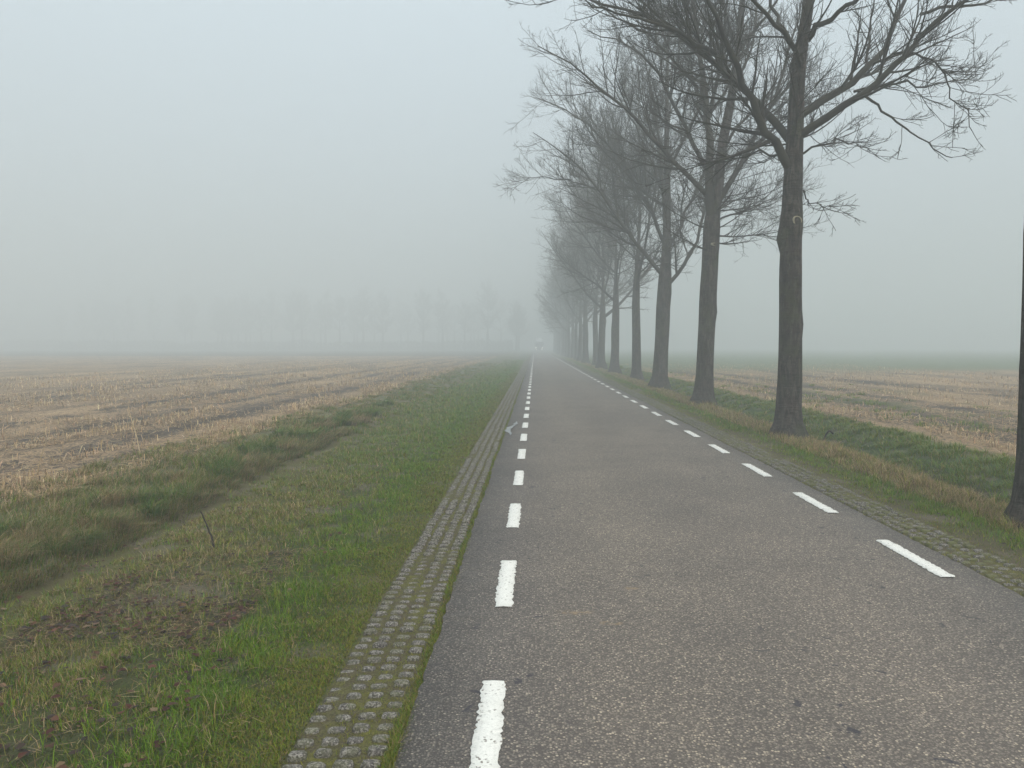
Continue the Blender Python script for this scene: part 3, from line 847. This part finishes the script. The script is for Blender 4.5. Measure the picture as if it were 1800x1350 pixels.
    if detail > 1:
        S, D, L, r = spawn(P4, R4, L, 3.6, .25, 1.0, (.5, 1.1), (.3, .6), rng, .2)
        L = np.clip(L, .04, .16)
        P5, R5 = grow(S, D, L, np.full(len(S), .0030)*twig, np.full(len(S), .0029)*twig, 3, .15, .5, rng)
        parts.append(tube_paths(P5, R5, 3))
    print('TREE', detail, len(P1), len(P2), len(P3), len(P4), flush=True)
    n = 0; vs, fs = [], []
    for V, F in parts: vs.append(V); fs.append(F+n); n += len(V)
    return trunk, (np.concatenate(vs), np.concatenate(fs))

def px_path(pts, xc, Y, depth, cen=(1383, 608)):
    """limb shape sketched in the plane across the road, pushed through depth; tree-local metres"""
    s = Y/1352
    n = len(pts)
    out = []
    for k, (x, y) in enumerate(pts):
        fx = x/2+900; fy = y/2
        d = depth*(k/(n-1))
        out.append(((fx-xc)*s*(1+d/Y), d, (608-fy)*s*(1+d/Y)+1.55+.08))
    return out

TREES = {}
def make_tree(name, tree_data, loc, label, cat='tree', group=None, rz=0, scale=1.0):
    (tv, tf), (cv, cf) = tree_data
    root = empty(name, loc, rz, scale)
    tag(root, label, cat, group)
    mesh_obj('trunk', tv, tf, M_BARK, root, smooth=True)
    mesh_obj('crown', cv, cf, M_TWIG, root, smooth=True)
    return root
def copy_tree(src, loc, label, group=None, rz=0.0, scale=1.0, name=None):
    r = src.copy(); COL.objects.link(r)
    if name: r.name = name
    r.location = loc; r.rotation_euler = (0, 0, rz); r.scale = (scale,)*3
    r['label'] = label
    if group: r['group'] = group
    for ch in src.children:
        c = ch.copy(); COL.objects.link(c); c.parent = r
    return r

ROW = 'bare trees in the row along the right side of the road'
TR = [(0, .30), (.25, .26), (.6, .235), (2.2, .215), (4.0, .195), (4.7, .175), (5.5, .155), (8, .125), (11, .075), (15, .02)]
def gz(x, y): return float(ground_z(x, y))-.02

# nearest trunk, cut by the frame edge
d = build_tree([(0, 0, 0), (-.015, 0, 1.0), (-.03, 0, 2.2), (-.05, .0, 4.5), (.1, .1, 8), (.0, 0, 14.5)], TR, [], np.random.default_rng(61), 2, bumps=((1.55, 3.1, .10, .03), (2.6, 3.3, .12, .03)), H=14.5, n_rand=9, hmin=6.6, low=0)
t1 = make_tree('roadside_tree', d, (4.645, 7.06, gz(4.645, 7.06)), 'dark trunk of the closest tree, cut off by the right edge of the picture', group=ROW)

# second tree, the first one seen whole
Y2 = 14.07
limbs = [
    (px_path([(960, 610), (935, 560), (850, 480), (800, 390), (750, 300), (690, 200), (655, 140), (600, 0), (560, -90)], 1383, Y2, -1.2), .085, .02),
    (px_path([(965, 520), (945, 475), (870, 370), (780, 280), (690, 210), (620, 130), (560, 90), (400, 50), (250, -10)], 1383, Y2, 1.4), .078, .014),
    (px_path([(975, 430), (1000, 405), (1060, 380), (1130, 365), (1200, 320), (1280, 240), (1340, 150), (1370, 90), (1410, -10), (1440, -120)], 1383, Y2, 1.0), .080, .02),
    (px_path([(975, 500), (1000, 472), (1060, 430), (1130, 378), (1200, 330), (1310, 210), (1390, 100), (1500, 0), (1600, -60)], 1383, Y2, -1.2), .075, .018),
    (px_path([(985, 270), (970, 240), (920, 180), (830, 100), (700, 0), (600, -90)], 1383, Y2, -1.5), .055, .015),
    (px_path([(990, 230), (975, 175), (955, 110), (950, 0), (945, -140)], 1383, Y2, 1.8), .05, .015),
    (px_path([(1010, 170), (1020, 130), (1070, 90), (1150, 10), (1230, -100)], 1383, Y2, -1.0), .055, .015),
    (px_path([(1180, 340), (1280, 420), (1330, 480), (1400, 520), (1480, 570)], 1383, Y2, -.4), .026, .007),
    (px_path([(985, 560), (1130, 500), (1230, 530), (1280, 545)], 1383, Y2, .9), .022, .006),
    (px_path([(1170, 345), (1300, 310), (1450, 330), (1560, 310), (1620, 290)], 1383, Y2, .5), .026, .006),
    (px_path([(1300, 220), (1400, 200), (1460, 300), (1490, 400), (1530, 480)], 1383, Y2, -.6), .022, .006),
    (px_path([(1385, 90), (1450, 70), (1560, 65), (1660, 40), (1750, 0)], 1383, Y2, -.4), .03, .008),
    (px_path([(985, 650), (1010, 690), (1060, 720), (1110, 740), (1160, 735)], 1383, Y2, .8), .016, .005),
    (px_path([(960, 555), (900, 550), (820, 570), (760, 600)], 1383, Y2, 2.2), .025, .006),
    (px_path([(700, 215), (600, 160), (480, 110), (330, 80), (200, 40), (100, 10)], 1383, Y2, -1.4), .04, .008),
]
d = build_tree([(0, 0, 0), (.02, 0, 1.2), (-.0, 0, 3.0), (.02, 0, 4.9), (.05, .0, 6.2), (.10, .0, 6.9), (.23, 0, 7.6), (.30, .1, 9), (.4, .1, 12), (.4, .0, 15)],
               [(0, .30), (.25, .25), (.6, .22), (2.2, .190), (3.7, .178), (3.9, .182), (4.9, .155), (5.6, .14), (7.0, .11), (9, .09), (12, .05), (15, .015)], limbs, np.random.default_rng(12), 2,
               bumps=((3.66, 3.1, .14, .12), (2.05, 0.1, .2, .03), (3.85, -1.2, .16, .03)), H=15, n_rand=5, hmin=8.0)
X2 = 442/1352*Y2
t2 = make_tree('roadside_tree', d, (X2, Y2, gz(X2, Y2)), 'big dark bare tree with a round pruning scar and burl on its trunk', group=ROW)
def scar(parent, ang, z, r_tr, r, tilt=1.0):
    dx, dy = math.cos(ang), math.sin(ang)
    V = []; n = 20
    # callus torus + disc, facing (dx,dy)
    px, py = -dy, dx
    def pt(u, w, o): return (dx*(r_tr+o)+px*u, dy*(r_tr+o)+py*u, z+w)
    prof = [(1.30, -.02), (1.25, .02), (1.08, .035), (.88, .028), (.80, .012)]
    for k in range(n):
        a = 2*math.pi*k/n; wob = 1+.06*math.sin(3*a+1)
        for f, o in prof: V.append(pt(math.cos(a)*r*f*wob, math.sin(a)*r*f*tilt*wob, o))
    F = []
    m = len(prof)
    for k in range(n):
        j = (k+1) % n
        for q in range(m-1): F.append((k*m+q, j*m+q, j*m+q+1, k*m+q+1))
    ring = mesh_obj('pruning_scar', np.array(V), np.array(F), M_CALLUS, parent, smooth=True)
    b = [pt(math.cos(2*math.pi*k/n)*r*.84, math.sin(2*math.pi*k/n)*r*.84*tilt, .014) for k in range(n)]
    me = bpy.data.meshes.new('cut_face'); me.from_pydata(b, [], [list(range(n))]); me.materials.append(M_CUT)
    o = bpy.data.objects.new('cut_face', me); COL.objects.link(o); o.parent = ring
scar(t2, -1.35, (608-393)*Y2/1352+1.63, .172, .072)

# third tree, forked stem
Y3 = 21.6; xc3 = 1241
limbs = [
    (px_path([(688, 760), (668, 690), (668, 560), (675, 450), (640, 330), (620, 150), (590, 0), (570, -120)], xc3, Y3, -1.0), .13, .02),
    (px_path([(680, 700), (655, 665), (540, 570), (470, 500), (380, 400), (270, 310), (160, 230), (60, 180)], xc3, Y3, -1.0), .075, .012),
    (px_path([(700, 740), (715, 720), (770, 620), (830, 530), (900, 400), (960, 210), (1000, 40)], xc3, Y3, .6), .085, .02),
    (px_path([(668, 600), (660, 570), (610, 460), (570, 380), (540, 280), (480, 200), (400, 160), (300, 130)], xc3, Y3, 1.6), .07, .012),
    (px_path([(690, 790), (720, 775), (820, 750), (940, 690), (1000, 640)], xc3, Y3, 1.0), .032, .007),
    (px_path([(725, 540), (780, 470), (860, 380), (950, 320), (1040, 260)], xc3, Y3, 1.6), .05, .012),
    (px_path([(670, 450), (700, 300), (710, 150), (690, 0), (680, -100)], xc3, Y3, -1.8), .06, .015),
    (px_path([(760, 350), (720, 200), (650, 60), (600, -60)], xc3, Y3, 2.0), .05, .015),
    (px_path([(640, 330), (560, 240), (440, 140), (300, 60), (180, 0)], xc3, Y3, -1.2), .045, .01),
    (px_path([(780, 200), (850, 100), (920, 0), (980, -100)], xc3, Y3, -.8), .05, .014),
]
p3 = px_path([(683, 1000), (690, 870), (697, 740), (715, 690), (725, 540), (760, 350), (790, 100), (800, -60)], xc3, Y3, .3)
d = build_tree([(-.12, 0, 0), (-.06, 0, 1.2)]+p3[:-1]+[(p3[-1][0], .3, 13), (p3[-1][0]+.1, .3, 15.3)],
               [(0, .36), (.25, .29), (.6, .255), (2.2, .225), (4.2, .215), (5.0, .235), (5.5, .19), (6.2, .15), (8, .12), (10, .09), (13, .04), (15.3, .015)], limbs, np.random.default_rng(33), 2,
               bumps=((2.6, 0.1, .2, .035), (4.4, -1.2, .14, .03)), H=15, n_rand=4, hmin=8.5)
X3 = (xc3-940)/1352*Y3
t3 = make_tree('roadside_tree', d, (X3, Y3, gz(X3, Y3)), 'bare tree with a forked double stem, behind the one with the round scar', group=ROW)
scar(t3, -1.1, 4.45, .20, .07, .45)

# fourth tree
Y4 = 29.9; xc4 = 1160
limbs = [
    (px_path([(530, 970), (505, 940), (400, 830), (300, 670), (200, 560), (60, 470)], xc4, Y4, -.8), .085, .012),
    (px_path([(300, 670), (180, 630), (60, 620), (10, 650)], xc4, Y4, -.8), .035, .008),
    (px_path([(525, 850), (490, 740), (420, 620), (330, 480), (230, 400), (100, 350)], xc4, Y4, 1.5), .075, .014),
    (px_path([(530, 780), (520, 640), (500, 480), (460, 300), (430, 160)], xc4, Y4, -1.0), .085, .02),
    (px_path([(540, 880), (570, 820), (620, 720), (680, 600), (720, 450), (750, 300)], xc4, Y4, 1.2), .075, .016),
    (px_path([(515, 1020), (560, 990), (595, 950), (630, 860), (650, 790), (690, 640), (740, 520)], xc4, Y4, -.4), .095, .016),
    (px_path([(530, 700), (470, 560), (400, 430), (330, 330), (280, 240)], xc4, Y4, -1.8), .055, .014),
]
d = build_tree([(-.06, 0, 0), (0, 0, 1.2), (.08, 0, 3.2), (.16, 0, 5), (.2, 0, 7), (.15, .1, 10), (.2, .1, 15.5)],
               [(0, .42), (.25, .34), (.6, .30), (2.2, .27), (4.2, .25), (5.2, .18), (7, .14), (10, .09), (15.5, .015)], limbs, np.random.default_rng(44), 1, bumps=((3.9, 0.2, .2, .05),), H=15.5, n_rand=6, hmin=7.0, twig=1.15)
X4 = (xc4-940)/1352*Y4
t4 = make_tree('roadside_tree', d, (X4, Y4, gz(X4, Y4)), 'thick bare tree with a low stubby limb reaching right, behind the forked one', group=ROW)

# further trees: own shapes first, then copies
def rand_tree(seed, detail, H, nl, hmin, twig, rs=1.0):
    rg = np.random.default_rng(seed)
    lean = rg.normal(0, .12, 6)
    tp = [(0, 0, 0), (lean[0]*.3, 0, 1.5), (lean[1], lean[2], 4.2), (lean[1]+lean[3], lean[2]+lean[4], 8), (lean[1]+lean[3]*2, lean[2], H)]
    tr = [(0, .38*rs), (.25, .31*rs), (.6, .265*rs), (2.2, .235*rs), (hmin-.3, .215*rs), (hmin+.8, .15*rs), (hmin+2, .10*rs), (10, .06*rs), (H, .015)]
    return build_tree(tp, tr, [], rg, detail, twig=twig, H=H, n_rand=nl, hmin=hmin, bumps=((2.4, rg.uniform(0, 6.28), .2, .06), (3.4, rg.uniform(0, 6.28), .2, .07)))
protos = [rand_tree(71, 1, 15.5, 16, 4.1, 1.1), rand_tree(72, 1, 15.0, 15, 4.4, 1.1, .85), rand_tree(73, 1, 16, 17, 3.9, 1.15)]
xpix = [(1116, 38.3, 4.95), (1081, 46.6, 4.86), (1059, 54.6, 4.82), (1042, 63.4, 4.8), (1029, 72.2, 4.78), (1017, 81, 4.8), (1008, 89.8, 4.8), (0, 98.5, 4.8), (0, 107, 4.8), (0, 116, 4.8), (0, 125, 4.8),
        (0, 134, 4.8), (0, 143, 4.8), (0, 152, 4.8), (0, 161, 4.8), (0, 170, 4.8), (0, 179, 4.8), (0, 188, 4.8)]
words = ['fifth', 'sixth', 'seventh', 'eighth', 'ninth', 'tenth', 'eleventh', 'twelfth']
first = {}
rg = np.random.default_rng(3)
for k, (_, y, x) in enumerate(xpix):
    pk = (k*2+1) % 3 if k else 1
    if k < 8:
        lab = f'{"greyish" if k < 4 else "pale grey"} bare tree, {words[k]} from the right edge in the row fading into fog'
    else:
        lab = 'ghostly pale tree near the far misty end of the row along the road'
    x = x+rg.normal(0, .05)
    rz = rg.uniform(0, 6.28); sc = rg.uniform(.95, 1.06)
    if pk not in first:
        first[pk] = make_tree('roadside_tree', protos[pk], (x, y, gz(x, y)), lab, group=ROW, rz=rz, scale=sc)
    else:
        copy_tree(first[pk], (x, y, gz(x, y)), lab, ROW, rz, sc)

# tree line beyond the left field
FAR = 'hazy trees of the tree line beyond the left field'
YF = 205.0
fp = [rand_tree(81, 0, 17, 11, 5.0, 3.6, 1.5), rand_tree(82, 0, 16, 10, 6.0, 3.6, 1.3), rand_tree(83, 0, 18, 13, 4.2, 3.6, 1.7)]
ffirst = {}
def far_tree(pxx, y, pk, sc, lab, name='distant_tree'):
    y = y*1.27; sc = sc*1.25
    x = (pxx-940)/1352*y
    rz = rg.uniform(0, 6.28)
    if pk not in ffirst:
        ffirst[pk] = make_tree(name, fp[pk], (x, y, gz(x, y)), lab, group=FAR, rz=rz, scale=sc)
    else:
        copy_tree(ffirst[pk], (x, y, gz(x, y)), lab, FAR, rz, sc)
far_tree(857, 195, 2, 1.0, 'broad hazy tree with a wide fanned crown, rightmost in the far tree line')
far_tree(817, 205, 1, .80, 'smaller hazy tree just left of the broad fan-shaped far tree')
far_tree(778, 205, 0, .93, 'slim hazy tree, third left from the road in the far tree line')
far_tree(744, 205, 1, 1.0, 'clearest straight hazy trunk in the middle of the far tree line')
far_tree(672, 210, 2, .90, 'hazy leaning tree left of the gap in the far tree line')
far_tree(637, 210, 0, 1.0, 'tall dark hazy tree in the left half of the far tree line')
far_tree(595, 215, 1, .95, 'faint thin tree left of the tall dark one in the far line')
GH = 'barely visible tree dissolving in fog at the left end of the far tree line'
for k, p in enumerate((570, 528, 512, 474, 455, 402, 386, 330, 318, 262, 190, 172, 95, -20)):
    far_tree(p, 218+4*k+rg.uniform(-5, 5), k % 3, rg.uniform(.85, 1.1), GH)
for k in range(30):
    far_tree(rg.uniform(120, 880), 232+rg.uniform(0, 40), k % 3, rg.uniform(.85, 1.05), 'pale tree further back behind the front trunks of the far tree line')
# left-hand row further down the road
LF = 'misty trees left of the road in the distance'
for k, y in enumerate((232, 246, 260, 274)):
    o = copy_tree(first[k % 3], (-5.2-.6*rg.random(), y, gz(-5.2, y)), 'misty tree standing left of the road near the vanishing point', LF, rg.uniform(0, 6.28), rg.uniform(.85, 1.0), name='distant_roadside_tree')

# low brushwood bank under the far tree line
def hedge():
    rng = np.random.default_rng(9)
    n = 26000
    x = rng.uniform(-230, -7, n); y = 245+rng.uniform(-2.5, 2.5, n)+(-x-7)*.08
    top = 4.2*(.55+.7*fbm(x*.12, y*0, 5))
    z0 = rng.uniform(-.1, 1, n)**1.3*top*.75
    col = pal(rng, n, ((.06, .05, .04), 1), ((.05, .06, .035), .8), ((.09, .065, .045), .7))
    V, F, C = blades(x, y, np.maximum(z0, 0), rng.uniform(.5, 1.2, n), rng.uniform(.08, .2, n), rng.uniform(0, 6.28, n), rng.uniform(.3, 1, n), col)
    tag(mesh_obj('brushwood_hedge', V, F, M_STRAW, cols=C), 'low dark brushwood strip along the foot of the far tree line', 'hedge')
hedge()

# ------------------------------------------------------------------ lorry coming out of the fog
def lorry():
    root = empty('lorry', (1.35, 232, 0))
    tag(root, 'pale lorry with its headlights on, approaching through fog at the vanishing point', 'lorry')
    mw = simple('lorry_white', (.72, .73, .74), .4, .5, var=.05); mc = simple('lorry_cab', (.22, .24, .25), .4, .5, var=.05)
    md = simple('lorry_dark', (.03, .03, .032), .6, .3); mg = simple('lorry_glass', (.04, .045, .05), .08, .8, var=.05)
    ml = simple('lamp_glow', (.9, .9, .85), .3, .5, emit=(1, .97, .9), estr=10.0)
    m = MB(); m.box(-1.25, 1.25, 2.4, 9.5, 1.0, 3.9, .04); m.build('cargo_box', mw, root)
    m = MB(); m.prism_x([(0, .45), (0, 1.55), (.25, 2.75), (.5, 2.85), (2.1, 2.85), (2.1, .45)], -1.2, 1.2); cab = m.build('cab', mc, root)
    m = MB(); m.prism_x([(.3, 2.853), (1.9, 3.75), (2.1, 3.75), (2.1, 2.853)], -1.1, 1.1); m.build('wind_deflector', mw, root)
    m = MB(); m.prism_x([(-.012, 1.56), (.235, 2.68), (.30, 2.68), (.05, 1.56)], -1.05, 1.05); m.build('windscreen', mg, cab)
    m = MB(); m.box(-1.22, 1.22, -.12, .4, .35, .8, .04); bump = m.build('bumper', md, root)
    for s in (-1, 1):
        m = MB(); m.disc_y(s*.95, -.135, -.10, 1.0, .10); m.disc_y(s*.95, -.02, .05, 1.0, .12); m.build('headlight', ml, root)
        m = MB(); m.disc_y(s*.80, -.15, -.118, .55, .09); m.build('fog_lamp', ml, bump)
        m = MB(); m.box(s*1.34-.10, s*1.34+.10, .05, .2, 1.75, 2.45, .02); m.build('mirror', md, cab)
        for yy in (1.2, 7.4):
            m = MB(); m.cyl_x(s*1.05-.14, s*1.05+.14, yy, .48, .48); m.build('wheel', md, root)
    m = MB(); m.box(-.5, .5, .6, 9.3, .55, .98, .02); m.build('chassis', md, root)
lorry()

# ------------------------------------------------------------------ fog
hz = MB(); hz.box(-1480, 1480, -70, 1480, -2.0, 27.0)
vm = bpy.data.materials.new('fog'); vm.use_nodes = True
t = vm.node_tree; t.nodes.clear()
o = t.nodes.new('ShaderNodeOutputMaterial'); pv = t.nodes.new('ShaderNodeVolumePrincipled')
pv.inputs['Color'].default_value = (.745, .785, .785, 1)
pv.inputs['Density'].default_value = .0114
pv.inputs['Anisotropy'].default_value = 0.0
t.links.new(pv.outputs[0], o.inputs['Volume'])
tag(hz.build('haze', vm), kind='stuff')

# ------------------------------------------------------------------ light
EL, ROT = 55.0, 150.0
w = bpy.data.worlds.new('World'); SC.world = w; w.use_nodes = True
t = w.node_tree; t.nodes.clear()
out = t.nodes.new('ShaderNodeOutputWorld'); bg = t.nodes.new('ShaderNodeBackground')
sky = t.nodes.new('ShaderNodeTexSky'); sky.sky_type = 'NISHITA'; sky.sun_disc = False
sky.sun_elevation = R(EL); sky.sun_rotation = R(ROT); sky.altitude = 0
sky.air_density = 1.0; sky.dust_density = 5.0; sky.ozone_density = 1.0
hs = t.nodes.new('ShaderNodeHueSaturation'); hs.inputs['Saturation'].default_value = .45
t.links.new(sky.outputs[0], hs.inputs['Color'])
ov = t.nodes.new('ShaderNodeMix'); ov.data_type = 'RGBA'; ov.inputs[0].default_value = .78     # overcast deck evens out the clear sky
t.links.new(hs.outputs[0], ov.inputs[6]); 
tc = t.nodes.new('ShaderNodeTexCoord'); sx = t.nodes.new('ShaderNodeSeparateXYZ'); t.links.new(tc.outputs['Generated'], sx.inputs[0])
mr = t.nodes.new('ShaderNodeMapRange'); mr.inputs['To Min'].default_value = .55; mr.inputs['To Max'].default_value = 1.5   # overcast: the zenith is brightest
t.links.new(sx.outputs[2], mr.inputs['Value'])
vm2 = t.nodes.new('ShaderNodeVectorMath'); vm2.operation = 'SCALE'; vm2.inputs[0].default_value = (3.6, 4.22, 4.55)
t.links.new(mr.outputs[0], vm2.inputs['Scale']); t.links.new(vm2.outputs[0], ov.inputs[7])
t.links.new(ov.outputs[2], bg.inputs[0])
bg.inputs[1].default_value = .13
t.links.new(bg.outputs[0], out.inputs[0])
sl = bpy.data.lights.new('sun', 'SUN'); sl.energy = 1.5; sl.angle = R(60); sl.color = (1, .94, .86)
so = bpy.data.objects.new('sun', sl); COL.objects.link(so)
# light travels from the sun's azimuth (rotation measured from +Y clockwise)
az = R(ROT)
dirv = np.array([math.sin(az)*math.cos(R(EL)), math.cos(az)*math.cos(R(EL)), math.sin(R(EL))])
from mathutils import Vector
so.rotation_euler = Vector(-dirv).to_track_quat('-Z', 'Y').to_euler()
so.location = (0, -20, 40)

# ------------------------------------------------------------------ camera
cd = bpy.data.cameras.new('camera'); cam = bpy.data.objects.new('camera', cd); COL.objects.link(cam)
cd.sensor_width = 36; cd.lens = 36*1352/1800; cd.clip_start = .05; cd.clip_end = 4000
cam.location = (0, 0, 1.55)
cam.rotation_euler = (R(90)-math.atan(67/1352), 0, math.atan(40/1352))
SC.camera = cam
